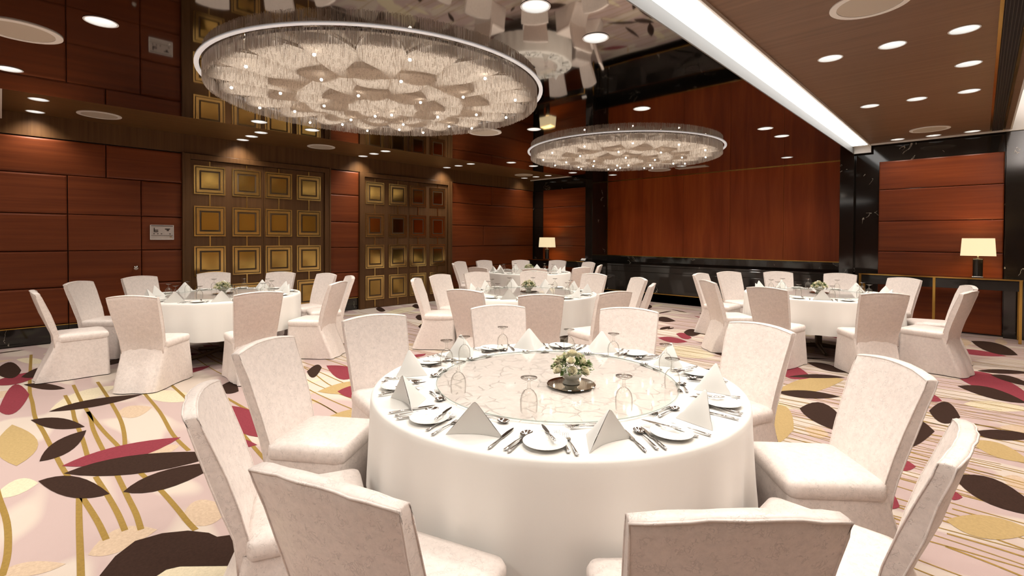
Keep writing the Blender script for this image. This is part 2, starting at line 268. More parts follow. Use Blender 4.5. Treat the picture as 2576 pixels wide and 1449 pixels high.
def ribbon(pts, w):
    Q = []
    n = len(pts)
    for i in range(n-1):            # Catmull-Rom
        p0 = pts[max(0,i-1)]; p1 = pts[i]; p2 = pts[i+1]; p3 = pts[min(n-1,i+2)]
        for s in range(4):
            t = s/4; Q.append(tuple(.5*((2*p1[j])+(-p0[j]+p2[j])*t+(2*p0[j]-5*p1[j]+4*p2[j]-p3[j])*t*t+(-p0[j]+3*p1[j]-3*p2[j]+p3[j])*t**3) for j in (0,1)))
    Q.append(pts[-1]); rows = []
    for i, q in enumerate(Q):
        a = Q[max(0,i-1)]; b = Q[min(len(Q)-1,i+1)]; dx = b[0]-a[0]; dy = b[1]-a[1]; L = math.hypot(dx,dy) or 1
        rows.append([(q[0]-dy/L*w/2, q[1]+dx/L*w/2, ZK['l']), (q[0]+dy/L*w/2, q[1]-dx/L*w/2, ZK['l'])])
    fl.cur = order.index('l'); fl.grid(rows)
for w, p in CP[2]: ribbon([(p[i], p[i+1]) for i in range(0, len(p), 2)], w*.8)
# wandering stems run across the room everywhere the traced ones do not
rg = random.Random(11)
y = 1.7
while y < YB:
    x = XL; ph = rg.random()*6
    pts = [(xx, y + .05*sin(xx*1.3+ph) + .03*sin(xx*3.1+ph*2)) for xx in [XL+.3+i*.55 for i in range(24)] if xx < XR]
    a = rg.randint(0, 4); b = len(pts)-rg.randint(0, 3)
    ribbon(pts[a:b], rg.choice([.010,.012,.014])); y += rg.uniform(.09, .17)
y = -5
while y < 0:
    ribbon([(XL+i*.9, y+.06*sin(i*1.4)) for i in range(14)], .02); y += rg.uniform(.1,.2)
gx = XL
while gx < XR:
    gy = YF
    while gy < YB:
        cx = gx + rg.uniform(0,.5); cy = gy + rg.uniform(0,.5); gy += .47
        if min(math.hypot(cx-a, cy-b) for a, b in cent) < .42: continue
        if not (XL < cx < XR and cy < YB): continue
        if (-6.4 < cx < -2.6 and -.1 < cy < 1.5) or (-.75 < cx < .8 and 2.8 < cy < 8.3): continue
        k = rg.choices('dmgby', (32,18,10,22,18))[0]; L = rg.uniform(.12,.40); an = R(rg.choice((30,60,90,120,150,90,0,60,120)) + rg.uniform(-8,8))
        W = L*rg.choice((.12,.16,.2,.3,.42)); o1 = rg.uniform(-.2,.2)
        if W < .03: W = .03
        ax = (cos(an), sin(an)); nx = (-ax[1], ax[0])
        A = (cx-ax[0]*L, cy-ax[1]*L); B = (cx+ax[0]*L, cy+ax[1]*L)
        C_ = (cx+ax[0]*o1*L+nx[0]*W, cy+ax[1]*o1*L+nx[1]*W); D_ = (cx+ax[0]*o1*L-nx[0]*W, cy+ax[1]*o1*L-nx[1]*W)
        if min(A[0],B[0]) < XL+.03 or max(A[1],B[1],C_[1],D_[1]) > YB: continue
        flat(leafpoly(A, B, C_, D_, 6), k)
    gx += .60
fo = fl.build('floor', [M['carpet'],M['d'],M['m'],M['g'],M['b'],M['y'],M['l']]); tag(fo, kind='structure')

# ---- left wall: padded courses between doors
courses = [.27,.81,1.34,1.88,2.45,2.96]
def padded(mb, x, y0, y1, z0, z1, axis='y', t=.035, r=.018):
    """one upholstered panel standing off a wall; axis = direction it runs in"""
    g = .004; a0, a1, b0, b1 = y0+g, y1-g, z0+g, z1-g
    ring = lambda i, off: [(a0+i,b0+i,off),(a1-i,b0+i,off),(a1-i,b1-i,off),(a0+i,b1-i,off)]
    P = ring(0, 0)+ring(0, t-r)+ring(r*.4, t-r*.3)+ring(r*1.4, t)
    vs = [((x+o, a, b) if axis == 'y' else (a, x-o, b)) for a, b, o in P]
    fs = []
    for k in range(3):
        for i in range(4): j = (i+1) % 4; fs.append((k*4+i, k*4+j, k*4+4+j, k*4+4+i))
    fs.append((12,13,14,15)); mb.add(vs, fs)
wl = MB(); wl.cur = 1; wl.box(XL-.25, XL-.036, YF, YB+.9, 0, ZC+.2); wl.cur = 0
X0 = XL-.036
def run(y0, y1, cuts, top=True):
    for i in range(5 if top else 4):
        c = [y0] + [q for q in cuts[i] if y0 < q < y1] + [y1]
        for a, b in zip(c, c[1:]): padded(wl, X0, a, b, courses[i], courses[i+1])
pre = [-4.1,-3.0,-2.0,-1.0]
run(YF+.01, .68, [[-4,-2.4,-1],[-3.2,-1.6,-.2],[-4,-2.4,-1],[-3.2,-1.6,-.3],[-4,-2.6,-1.1]], top=False)
padded(wl, X0, -1.1, 1.12, 2.45, 2.96)
for a_, b_ in ((-2.6,-1.1),(-4,-2.6),(YF+.01,-4)): padded(wl, X0, a_, b_, 2.45, 2.96)
# jib door leaf and neighbours
for (y0, y1, z0, z1) in [(.68,1.55,.02,1.34),(.68,1.55,1.34,1.88),(.68,1.55,1.88,2.45)]:
    padded(wl, X0, y0, y1, z0 if z0 > .1 else .27, z1, r=.008)
for i in range(4): padded(wl, X0, 1.55, 2.11, courses[i], courses[i+1])
padded(wl, X0, 1.12, 2.11, 2.45, 2.96)
run(4.67, 5.34, [[]]*5)
run(7.86, YB-.01, [[9.6],[],[9.0],[],[9.3]])
tag(wl.build('wall_left', [M['red_h'], M['dark_gap']]), kind='structure')
b = MB()
for y0, y1 in [(YF,.68),(.68,1.55),(1.55,2.11),(4.67,5.34),(7.86,YB)]: b.box(X0, XL-.012, y0+.003, y1-.003, .012, .255)
tag(b.build('baseboard_left', M['marble']), kind='structure')
b = MB()
for y0, y1 in [(YF,.68),(.68,1.55),(1.55,2.11),(4.67,5.34),(7.86,YB)]: b.box(X0, XL+.004, y0+.003, y1-.003, .256, .269)
tag(b.build('trim_1', M['brass']), kind='structure')
b = MB(); b.box(X0, XL, YF, YB, 2.97, ZC)
tag(b.build('trim_2', M['brown']), kind='structure')
# ornate doors
def door(n, y0, y1, cols):
    d = empty('door_%d' % n, (XL, (y0+y1)/2, 0)); tag(d, kind='structure'); cy = (y0+y1)/2
    b = MB(); x0, x1 = -.04, .045; w = .11
    b.box(x0, x1, y0-cy, y0+w-cy, 0, 2.96); b.box(x0, x1, y1-w-cy, y1-cy, 0, 2.96); b.box(x0, x1, y0+w-cy, y1-w-cy, 2.87, 2.96)
    b.box(x0, x1+.012, y0-cy-.012, y0+.02-cy, 0, 2.97); b.box(x0, x1+.012, y1-.02-cy, y1+.012-cy, 0, 2.97)
    b.build('door_frame', M['brown'], d, bevel=.003)
    for k in range(2):
        a = y0+w+.006 if k == 0 else cy+.003; e_ = cy-.003 if k == 0 else y1-w-.006
        lf = MB().box(-.035, .012, a-cy, e_-cy, .006, 2.862).build('door_leaf', M['brown'], d, bevel=.002)
        for c0, c1 in cols[2*k:2*k+2]:
            mid = (c0+c1)/2-cy
            br = MB(); br.box(.012, .019, mid-.010, mid+.010, .02, .185)
            for za, zb in ((.715,.875),(1.395,1.565),(2.085,2.285),(2.775,2.855)): br.box(.012, .019, mid-.010, mid+.010, za, zb)
            br.build('connecting_bar', M['goldframe'], lf)
            for z0, z1 in ((.185,.715),(.875,1.395),(1.565,2.085),(2.285,2.775)):
                g = MB(); A, B = c0-cy, c1-cy
                def fr(i, wd, xt):
                    g.box(.012, xt, A+i, B-i, z0+i, z0+i+wd); g.box(.012, xt, A+i, B-i, z1-i-wd, z1-i)
                    g.box(.012, xt, A+i, A+i+wd, z0+i+wd, z1-i-wd); g.box(.012, xt, B-i-wd, B-i, z0+i+wd, z1-i-wd)
                fr(0, .022, .024); fr(.036, .044, .028)
                g.cur = 1; g.box(.012, .030, A+.108, B-.108, z0+.108, z1-.108)
                g.cur = 2; g.box(.012, .016, A+.02, B-.02, z0+.02, z1-.02)
                g.build('gold_square', [M['goldframe'], M['gold'], M['tablewood']], lf)
    return d
door(1, 2.11, 4.67, [(2.27,2.75),(2.86,3.34),(3.42,3.91),(4.00,4.48)])
door(2, 5.34, 7.86, [(5.48,5.94),(6.06,6.54),(6.62,7.09),(7.20,7.67)])
# knob and control panel
k = MB().lathe([(.0,0),(.012,.0),(.012,.03),(.030,.035),(.036,.05),(.030,.064),(.0,.070)], 20)
ko = k.build('door_knob', M['chrome'], smooth=True); ko.rotation_euler = (0, R(90), 0); ko.location = (XL-.001, 1.47, 1.06)
tag(ko, 'small round pale metal knob on the concealed red door', 'knob')
cp = MB(); cp.box(0, .02, 1.66, 1.98, 1.505, 1.745); co = cp.build('control_panel', M['panelgrey'], bevel=.004); co.location = (XL, 0, 0)
tag(co, 'pale grey wall control panel with dark buttons on the red wall', 'control panel')
f = MB()
for (a, b_, c, d_) in [(1.66,1.98,1.738,1.745),(1.66,1.98,1.505,1.512)]: f.box(.02, .026, a, b_, c, d_)
f.box(.02,.026,1.66,1.667,1.512,1.738); f.box(.02,.026,1.973,1.98,1.512,1.738); f.build('panel_rim', M['white'], co)
f = MB().box(.02,.023,1.672,1.968,1.726,1.736).box(.02,.023,1.672,1.968,1.572,1.576); f.build('groove', M['inset'], co)
f = MB().box(.02,.023,1.708,1.768,1.655,1.668).box(.02,.023,1.71,1.722,1.63,1.70).box(.02,.023,1.722,1.768,1.63,1.645); f.build('display_mark', M['inset'], co)
f = MB().box(.02,.023,1.86,1.928,1.672,1.688).box(.02,.023,1.885,1.912,1.648,1.672); f.build('display_mark', M['inset'], co)
for yy in (1.712,1.762,1.812,1.928): MB().box(.02,.024,yy-.009,yy+.009,1.596,1.608).build('button', M['inset'], co)
MB().box(.02,.024,1.925,1.95,1.54,1.562).build('button', M['chrome'], co)

# ---- back wall
YP = YB-.10                                      # pier fronts
wb = MB(); YA = YB+.02
wb.box(XL-.2, -7.73, YA, YA+.5, 0, ZC+.2); wb.box(-7.73, -7.50, YP, YA+.9, 0, ZC+.2)         # alcove back, pier
wb.box(-1.93, -1.71, YP, YA+.9, 0, ZC+.2); wb.box(-1.71, XR+.2, YA, YA+.5, 0, ZC+.2)
wb.box(-7.50, -1.93, 11.70, 12.0, 0, ZC+.2)
wb.box(-7.50, -1.93, YB+.03, 11.70, 0, .86); wb.box(-7.50, -1.93, YB, 11.70, .86, .905)      # ledge body and cap
wb.box(-7.50, -1.93, YB, YB+.03, .225, .72); wb.box(-7.50, -1.93, YB, YB+.03, .725, .855)
wb.box(-7.50, -1.93, 11.66, 11.70, .905, 1.085)
wb.box(.27, .9, YP, YA, 0, ZC+.2)
wbo = wb.build('wall_back', M['marble'], bevel=.004); tag(wbo, kind='structure')
b = MB()
for x0, x1 in [(-9.30,-7.735),(-1.35,.265)]:
    z = [.02]+courses[1:]
    for a, c in zip(z, z[1:]): padded(b, YA, x0, x1, a, c, 'x', .03, .012)
tag(b.build('trim_3', M['red_hx']), kind='structure')
b = MB(); xs = [-7.50,-6.44,-5.32,-4.20,-3.08,-1.93]
for a, c in zip(xs, xs[1:]): b.box(a+.002, c-.002, 11.672, 11.70, 1.10, ZM-.006)
tag(b.build('trim_4', M['red_v'], bevel=.003), kind='structure')
b = MB(); b.box(-7.50,-1.93,11.655,11.70,1.086,1.10); b.box(-7.50,-1.93,11.66,11.70,ZM-.012,ZM-.001); b.box(-7.50,-7.49,11.66,11.70,1.1,ZM-.012)
b.box(-7.50,-1.93,YB-.006,YB+.03,.205,.222)
tag(b.build('trim_5', M['brass']), kind='structure')
b = MB(); b.box(-7.50,-1.93,YB+.03,YB+.1,0,.205); tag(b.build('baseboard_back', M['black']), kind='structure')
b = MB(); b.box(XL, XR, YP-.05, YP-.005, ZC-.028, ZC-.003); tag(b.build('trim_6', M['white']), kind='structure')
# unseen right wall and the wall behind the camera (they close the room)
w = MB(); w.cur = 1; w.box(XR+.04, XR+.3, YF, YB+.2, 0, ZC+.6); w.cur = 0
for i in range(5):
    y = YF
    while y < YP-.1: padded(w, XR+.04-.03, y, min(y+1.6, YP), courses[i], courses[i+1], 'y', .02); y += 1.6
tag(w.build('wall_right', [M['rightwall'], M['marble']]), kind='structure')
w = MB(); w.box(XL-.2, XR+.2, YF-.25, YF, 0, ZC+.6); tag(w.build('wall_front', M['red_hx']), kind='structure')

# ---- ceilings with real holes for the downlights
def holes_slab(name, x0, x1, y0, y1, z0, z1, holes, mt):
    """slab whose underside has round holes; holes: (x,y,r). built by 2D triangulation"""
    n = 20; pts = [Vector((x0,y0)),Vector((x1,y0)),Vector((x1,y1)),Vector((x0,y1))]; edges = [(0,1),(1,2),(2,3),(3,0)]; ids = []
    for hx, hy, hr in holes:
        k = len(pts); ids.append(k)
        for i in range(n): pts.append(Vector((hx+hr*cos(2*PI*i/n), hy+hr*sin(2*PI*i/n)))); edges.append((k+i, k+(i+1)%n))
    V, E, F, a, b, c = geometry.delaunay_2d_cdt(pts, edges, [], 0, 1e-5)
    keep = []
    for f in F:
        cx = sum(V[i].x for i in f)/len(f); cy = sum(V[i].y for i in f)/len(f)
        if not any(math.hypot(cx-h[0], cy-h[1]) < h[2]*.97 for h in holes): keep.append(tuple(f))
    m = MB(); m.add([(v.x,v.y,z0) for v in V], keep)
    m.add([(x0,y0,z1),(x1,y0,z1),(x1,y1,z1),(x0,y1,z1)], [(0,1,2,3)])
    m.add([(x0,y0,z0),(x1,y0,z0),(x1,y1,z0),(x0,y1,z0),(x0,y0,z1),(x1,y0,z1),(x1,y1,z1),(x0,y1,z1)], [(0,1,5,4),(1,2,6,5),(2,3,7,6),(3,0,4,7)])
    o = m.build(name, mt); tag(o, kind='structure'); return o
RD = .098
mir, sof, rig = [], [], []
for y in (.52,2.94): mir.append((-4.69 if y < 1 else -4.70, y)) if y < 1 else None
mir += [(-6.64,.06),(-2.21,2.53),(-2.21,3.25),(-4.69,5.35),(-2.24,7.55),(-2.22,8.27),(-2.72,10.5),(-7.14,2.45),(-7.11,3.17),(-7.09,7.37),(-7.07,8.05),(-7.09,9.5),(-6.61,10.5),
        (-4.70,10.2),(-2.21,-2.3),(-2.21,-1.6),(-7.1,-2.4),(-4.7,-.2),(-2.99,5.39)]
for y in (-2.0,.34,2.98,5.32,7.58,10.40): sof += [(-8.60,y),(-9.04,y),(-9.48,y)] if y != .34 else [(-8.60,y),(-9.48,y)]
for y in (-1.8,.8,3.2,5.49,7.79,10.70): rig += [(-1.06,y),(-.59,y),(-.12,y)]
rig += [(-.11,6.58),(-.11,2.0)]
holes_slab('ceiling', XM0, XM1, YF, 11.70, ZM, ZM+.10, [(x,y,RD) for x,y in mir], M['mirror'])
holes_slab('ceiling', XL-.1, XM0+.1, YF, YB+.2, ZC, ZC+.10, [(x,y,RD) for x,y in sof], M['brown_y'])
holes_slab('ceiling', -1.47, .31, YF, YB, ZC, ZC+.10, [(x,y,RD) for x,y in rig], M['ceil'])
b = MB(); b.box(XM0, XM0+.02, YF, YB, ZM+.1, ZC+.2); 
b.box(XM1, -1.455, 10.90, 10.93, ZM-.0, ZC+.2); b.box(-1.485, -1.46, YF, 10.9, ZM+.12, ZC+.001)
tag(b.build('trim_7', M['white']), kind='structure')
b = MB(); b.box(XM1, XM1+.012, YF, 10.90, ZM, ZM+.13); tag(b.build('trim_10', M['upstand']), kind='structure')
# pale cove that opens beyond the right-hand ceiling
b = MB(); b.box(.31,.33,YF,YB,ZC,ZC+.6); b.box(.31,XR,YF,YB,ZC+.58,ZC+.7)
b.box(.33,XR,YP-.03,YP,ZC,ZC+.6)
tag(b.build('trim_8', M['white']), kind='structure')
for y in (1.5,5.0,8.5):
    l = D.lights.new('cove_light', 'AREA'); l.shape = 'RECTANGLE'; l.size = .1; l.size_y = 3.4; l.energy = 70; l.color = (1,.90,.86)
    o = D.objects.new('cove_light', l); COL.objects.link(o); o.location = (.9, y, 3.36); o.rotation_euler = (PI,0,0)
b = MB(); b.box(XL, XM0-.02, -.6, .02, ZC-.12, ZC-.002); tag(b.build('trim_9', M['white'], bevel=.004), kind='structure')
# luminous trough
tr = empty('light_trough', (-1.6, 2.8, 3.24), label='long glowing white light trough running down the ceiling', cat='ceiling light')
MB().box(-.105,.115,YF-2.8,10.72-2.8,.002,.012).build('diffuser', M['trough'], tr)
MB().box(-.105,.115,10.72-2.8,10.90-2.8,.002,.012).build('end_plate', M['white'], tr)
# air vent
vt = empty('air_vent', (.165, 4.2, ZC), label='long dark slatted air vent with brass edges in the wood ceiling', cat='vent')
b = MB(); b.box(-.085,-.062,YF-4.2,6.7,-.010,.0); b.box(.062,.085,YF-4.2,6.7,-.010,0); b.build('vent_frame', M['brass'], vt)
MB().box(-.062,.062,YF-4.2,6.7,-.002,0).build('vent_backing', M['dark_gap'], vt)
b = MB()
for i in range(6): xx = -.052+i*.0208; b.box(xx-.003,xx+.003,YF-4.2,6.7,-.009,-.002)
b.build('vent_slats', M['darkmetal'], vt)
# second vent: a pale rectangle near the back wall
rv = empty('ceiling_grille', (-4.62,10.55,ZM), label='flat pale rectangular grille in the mirror ceiling by the back wall', cat='vent')
MB().box(-.34,.34,-.11,.11,-.010,0).build('grille_plate', M['offwhite'], rv, bevel=.002)

# downlights
def mk_down():
    d = empty('downlight', cat='downlight')
    MB().lathe([(RD+.006,-.003),(RD-.002,-.006),(RD-.006,.0),(RD-.010,.05),(.045,.085)], 24).build('reflector', M['cup'], d, smooth=True)
    MB().lathe([(.0,.082),(.046,.082),(.046,.086),(.0,.086)], 20).build('lamp', M['lampdisc'], d)
    return d
dk = Kind(mk_down())
def spot(x, y, z, en, ang=120, rad=.08, col=(1,.925,.83), bl=.7, nm='downlight_and_fill_beam'):
    l = D.lights.new(nm, 'SPOT'); l.energy = en; l.spot_size = R(ang); l.spot_blend = bl; l.shadow_soft_size = rad; l.color = col
    o = D.objects.new(nm, l); COL.objects.link(o); o.location = (x, y, z); return o
def ordinal(i): return ['first','second','third','fourth','fifth','sixth','seventh','eighth','ninth','tenth','eleventh','twelfth','thirteenth','fourteenth','fifteenth','sixteenth','seventeenth','eighteenth','nineteenth','twentieth','twenty-first','twenty-second'][i]
# mirror-ceiling downlights are told apart by their order from the front of the room
def visible(x, y):                                  # rough: in front of the lens
    d = (-.6917*x + .7221*y); r_ = .7221*x + .6918*y
    return d > .3 and abs(r_/d) < 1.10
E_M, E_S, E_R = 52, 27, 40
def place_down(lst, z, where, grp, en):
    lst = sorted(lst, key=lambda p: (p[1], p[0])); vis = [p for p in lst if visible(*p)]
    for p in lst:
        if p in vis:
            dk.put((p[0],p[1],z), 0, 'round recessed downlight in the %s, %s counting from the near end' % (where, ordinal(vis.index(p))), grp)
        spot(p[0], p[1], z-.02, en*(.28 if p[1] > 10 else 1))  # beams behind the camera are unseen, added as fill without fixtures
place_down(mir, ZM, 'mirror ceiling', 'downlights in the mirror ceiling', E_M)
place_down(sof, ZC, 'brown soffit along the doors', 'downlights in the left soffit', E_S)
place_down(rig, ZC, 'wood ceiling on the right', 'downlights in the right wood ceiling', E_R)
# flat round ceiling speakers
def mk_speaker():
    d = empty('ceiling_speaker', cat='speaker')
    MB().lathe([(.25,0),(.25,-.008),(.205,-.010),(.205,-.004),(.0,-.004)], 40).build('rim', M['white'], d)
    MB().lathe([(.203,-.0045),(.203,-.0065),(.0,-.0065)], 40).build('grille', M['offwhite'], d)
    return d
sk = Kind(mk_speaker())
for x, y, z, lb in [(-5.35,.11,ZM,'large pale ceiling disc in the mirror ceiling at the far left edge'),
    (-5.35,4.99,ZM,'pale ceiling disc in the mirror ceiling between the two chandeliers'),
    (-5.34,10.45,ZM,'pale ceiling disc in the mirror ceiling behind the far chandelier'),
    (-9.06,.98,ZC,'pale disc in the brown soffit above the concealed door'),
    (-9.09,4.23,ZC,'pale disc in the brown soffit above the nearer golden doors'),
    (-9.03,9.88,ZC,'pale disc in the brown soffit near the back corner'),
    (-.61,4.42,ZC,'large pale disc in the right wood ceiling cut by the top edge'),
    (-.60,10.05,ZC,'pale disc in the right wood ceiling near the back wall')]:
    sk.put((x,y,z), 0, lb, 'round ceiling speakers')

# ------------------------------------------------------------------ chandeliers
def mk_chandelier():
    c = empty('chandelier', cat='chandelier')
    RR = 1.726; Rc = 1.665; top = 0.0; rg = random.Random(3)
    MB().lathe([(RR,-.008),(RR,0),(Rc+.022,0),(Rc+.022,-.008),(RR,-.008)], 96).build('light_ring', M['ring'], c, smooth=False)
    MB().lathe([(Rc-.05,-.012),(Rc-.05,-.004),(.0,-.004),(.0,-.012)], 64).build('canopy_plate', M['chrome'], c)
    def strand(mb, x, y, z0, z1, w):
        a = rg.random()*6.28; p = [(x+w*cos(a+2.094*i), y+w*sin(a+2.094*i)) for i in range(3)]
        mb.add([(q[0],q[1],z0) for q in p]+[(q[0],q[1],z1) for q in p], [(0,1,4,3),(1,2,5,4),(2,0,3,5)])
    b = MB()
    for k, (rr, n) in enumerate(((Rc,1000),(Rc-.022,900))):
        for i in range(n):
            a = 2*PI*(i+rg.uniform(-.2,.2))/n; strand(b, rr*cos(a), rr*sin(a), -.006, -.125-rg.uniform(0,.012), .0021)
    o = b.build('bead_curtain', M['bead'], c); tag(o, kind='stuff')
    # three tiers of fan petals, each a shallow shell whose rounded outer lip stands lower than the tier beyond
    tiers = [(0.02,.66,8,-.178,.0,.040),(.36,1.14,13,-.128,.26,.052),(.86,1.62,19,-.080,.1,.05)]
    fs = MB()
    for r0, r1, n, zz, off, slp in tiers:
        for i in range(n):
            a0 = 2*PI*i/n+off; hw = PI/n*1.04; rows = []; U = 12; V = 8
            for iv in range(V+1):
                t = iv/V; row = []
                for iu in range(U+1):
                    s = iu/U*2-1; lip = r1*(1-.26*s*s); r = r0+(lip-r0)*t; a = a0+hw*s
                    z = zz + .050*s*s*(.5+.5*t) - slp*(1-t)
                    row.append((r*cos(a), r*sin(a), z))
                rows.append(row)
            p = MB(); p.grid(rows); lipv = rows[-1]
            p.grid([lipv, [(x*1.004,y*1.004,z+.05) for x,y,z in lipv]])
            p.build('petal', M['veil'], c, smooth=True)
            for iu in range(0, 60):
                s = iu/59*2-1; lip = r1*(1-.26*s*s)*1.008; a = a0+hw*s; z = zz+.050*s*s
                strand(fs, lip*cos(a), lip*sin(a), -.013, z-.006-rg.uniform(0,.006), .0017)
    for i in range(8500):
        r = Rc*math.sqrt(rg.random())*.985; a = rg.random()*2*PI
        zz = -.225+.047*r/.6 if r < .55 else (-.175+.06*(r-.4)/.7 if r < 1.02 else -.125+.045*(r-.9)/.7)
        strand(fs, r*cos(a), r*sin(a), zz+.04, zz-.012-rg.uniform(0,.022), .0014)
    o = fs.build('inner_strand', M['bead'], c); tag(o, kind='stuff')
    for r, n, z, off in ((1.44,12,-.130,.12),(1.02,9,-.182,.3),(.60,6,-.212,.1),(.10,2,-.255,.5)):
        for i in range(n):
            a = 2*PI*i/n+off
            MB().lathe([(0,.012),(.009,.009),(.014,0),(.009,-.010),(0,-.013)], 10).build('bulb', M['bulb'], c, smooth=True, loc=(r*cos(a), r*sin(a), z))
    return c
ck = Kind(mk_chandelier())
for y, lb in ((2.88,'large round crystal bead chandelier, the nearer and bigger of the two in view'),(7.80,'round crystal bead chandelier farther away near the back wall')):
    ck.put((-4.70,y,ZM), 0, lb, 'round bead chandeliers')
for y in (2.88,7.80,-2.04):  # last one is unseen behind the camera: lights only, added as fill
    l = D.lights.new('chandelier_and_fill_panel', 'AREA'); l.shape = 'DISK'; l.size = 3.1; l.energy = 34; l.color = (1,.93,.84)
    o = D.objects.new('chandelier_and_fill_panel', l); COL.objects.link(o); o.location = (-4.70, y, ZM-.02)
    for i in range(6):
        a = 2*PI*i/6+.2; spot(-4.70+1.0*cos(a), y+1.0*sin(a), ZM-.29, 58, 150, .10, (1,.925,.82), 1, 'chandelier_and_fill_beam')
for y in ():
    l = D.lights.new('trough_light', 'AREA'); l.shape = 'RECTANGLE'; l.size = .2; l.size_y = 3.3; l.energy = 20; l.color = (1,.98,.95)
    o = D.objects.new('trough_light', l); COL.objects.link(o); o.location = (-1.595, y, 3.236)
# ------------------------------------------------------------------ consoles and lamps
def console(name, x0, x1, legs, label):
    c = empty(name, ((x0+x1)/2, 10.68, 0), label=label, cat='console table'); cx = (x0+x1)/2; y0, y1 = -.20, .22
    MB().box(x0-cx, x1-cx, y0, y1, .925, .955).build('table_top', M['black'], c, bevel=.003)
    MB().box(x0-cx+.03, x1-cx-.03, y0+.01, y1-.01, .78, .925).build('apron', M['black'], c, bevel=.003)
    MB().box(x0-cx, x1-cx, y0-.008, y0, .938, .956).build('edge_strip', M['brass'], c)
    for lx in legs:
        MB().box(lx-cx-.018, lx-cx+.018, y0-.006, y0+.03, 0, .94).build('leg', M['brass'], c, bevel=.003)
    for lx in (legs[0], legs[-1]):
        MB().box(lx-cx-.018, lx-cx+.018, y1-.03, y1, 0, .925).build('leg', M['brass'], c, bevel=.003)
    return c
console('console_table', -1.55, .46, (-1.53,-.54,.44), 'black console table with brass edging and legs against the right alcove')
console('console_table', -9.42, -7.44, (-9.40,-8.43,-7.46), 'dark console table in the back left alcove behind the rearmost table')
def mk_lamp():
    c = empty('table_lamp', cat='lamp')
    MB().box(-.065,.065,-.065,.065,0,.022).build('base', M['chrome'], c, bevel=.003)
    MB().lathe([(.056,.022),(.060,.03),(.060,.285),(.056,.295),(0,.295)], 28).build('lamp_body', M['black'], c, smooth=False)
    MB().lathe([(.064,.295),(.064,.302),(.012,.304),(.010,.36),(0,.36)], 20).build('neck', M['chrome'], c)
    w0, w1, d0, d1 = .205, .188, .125, .112; b = MB()
    P = lambda w, d, z: [(-w,-d,z),(w,-d,z),(w,d,z),(-w,d,z)]
    b.grid([P(w0,d0,.345), P(w1,d1,.62)], True); b.grid([P(w1-.003,d1-.003,.62), P(w0-.003,d0-.003,.345)], True)
    b.build('lamp_shade', M['shade'], c)
    return c
lk = Kind(mk_lamp())
for x, lb in ((-.03,'table lamp with cream box shade on the right console'),(-8.84,'small table lamp with cream shade in the back left alcove')):
    lk.put((x,10.66,.9565), 0, lb, 'cream shaded table lamps')
    l = D.lights.new('lamp_bulb', 'POINT'); l.energy = 9; l.color = (1,.72,.38); l.shadow_soft_size = .05
    o = D.objects.new('lamp_bulb', l); COL.objects.link(o); o.location = (x,10.66,1.45)
ch = MB(); ch.add([(-.10,-.05,0),(.10,-.05,0),(.10,.06,0),(-.10,.06,0),(-.10,.035,.075),(.10,.035,.075),(.10,.06,.06),(-.10,.06,.06)], [(0,3,2,1),(0,1,5,4),(1,2,6,5),(2,3,7,6),(3,0,4,7),(4,5,6,7)])
cho = ch.build('card_stand', M['black'], loc=(-7.56,10.62,.955), bevel=.003)
tag(cho, 'small black sloped stand holding a white card on the left console', 'stand')
MB().add([(-.07,-.030,.018),(.07,-.030,.018),(.07,.022,.067),(-.07,.022,.067),(-.07,-.034,.022),(.07,-.034,.022),(.07,.018,.071),(-.07,.018,.071)], [(4,5,6,7),(0,1,5,4),(1,2,6,5),(2,3,7,6),(3,0,4,7)]).build('card', M['white'], cho)

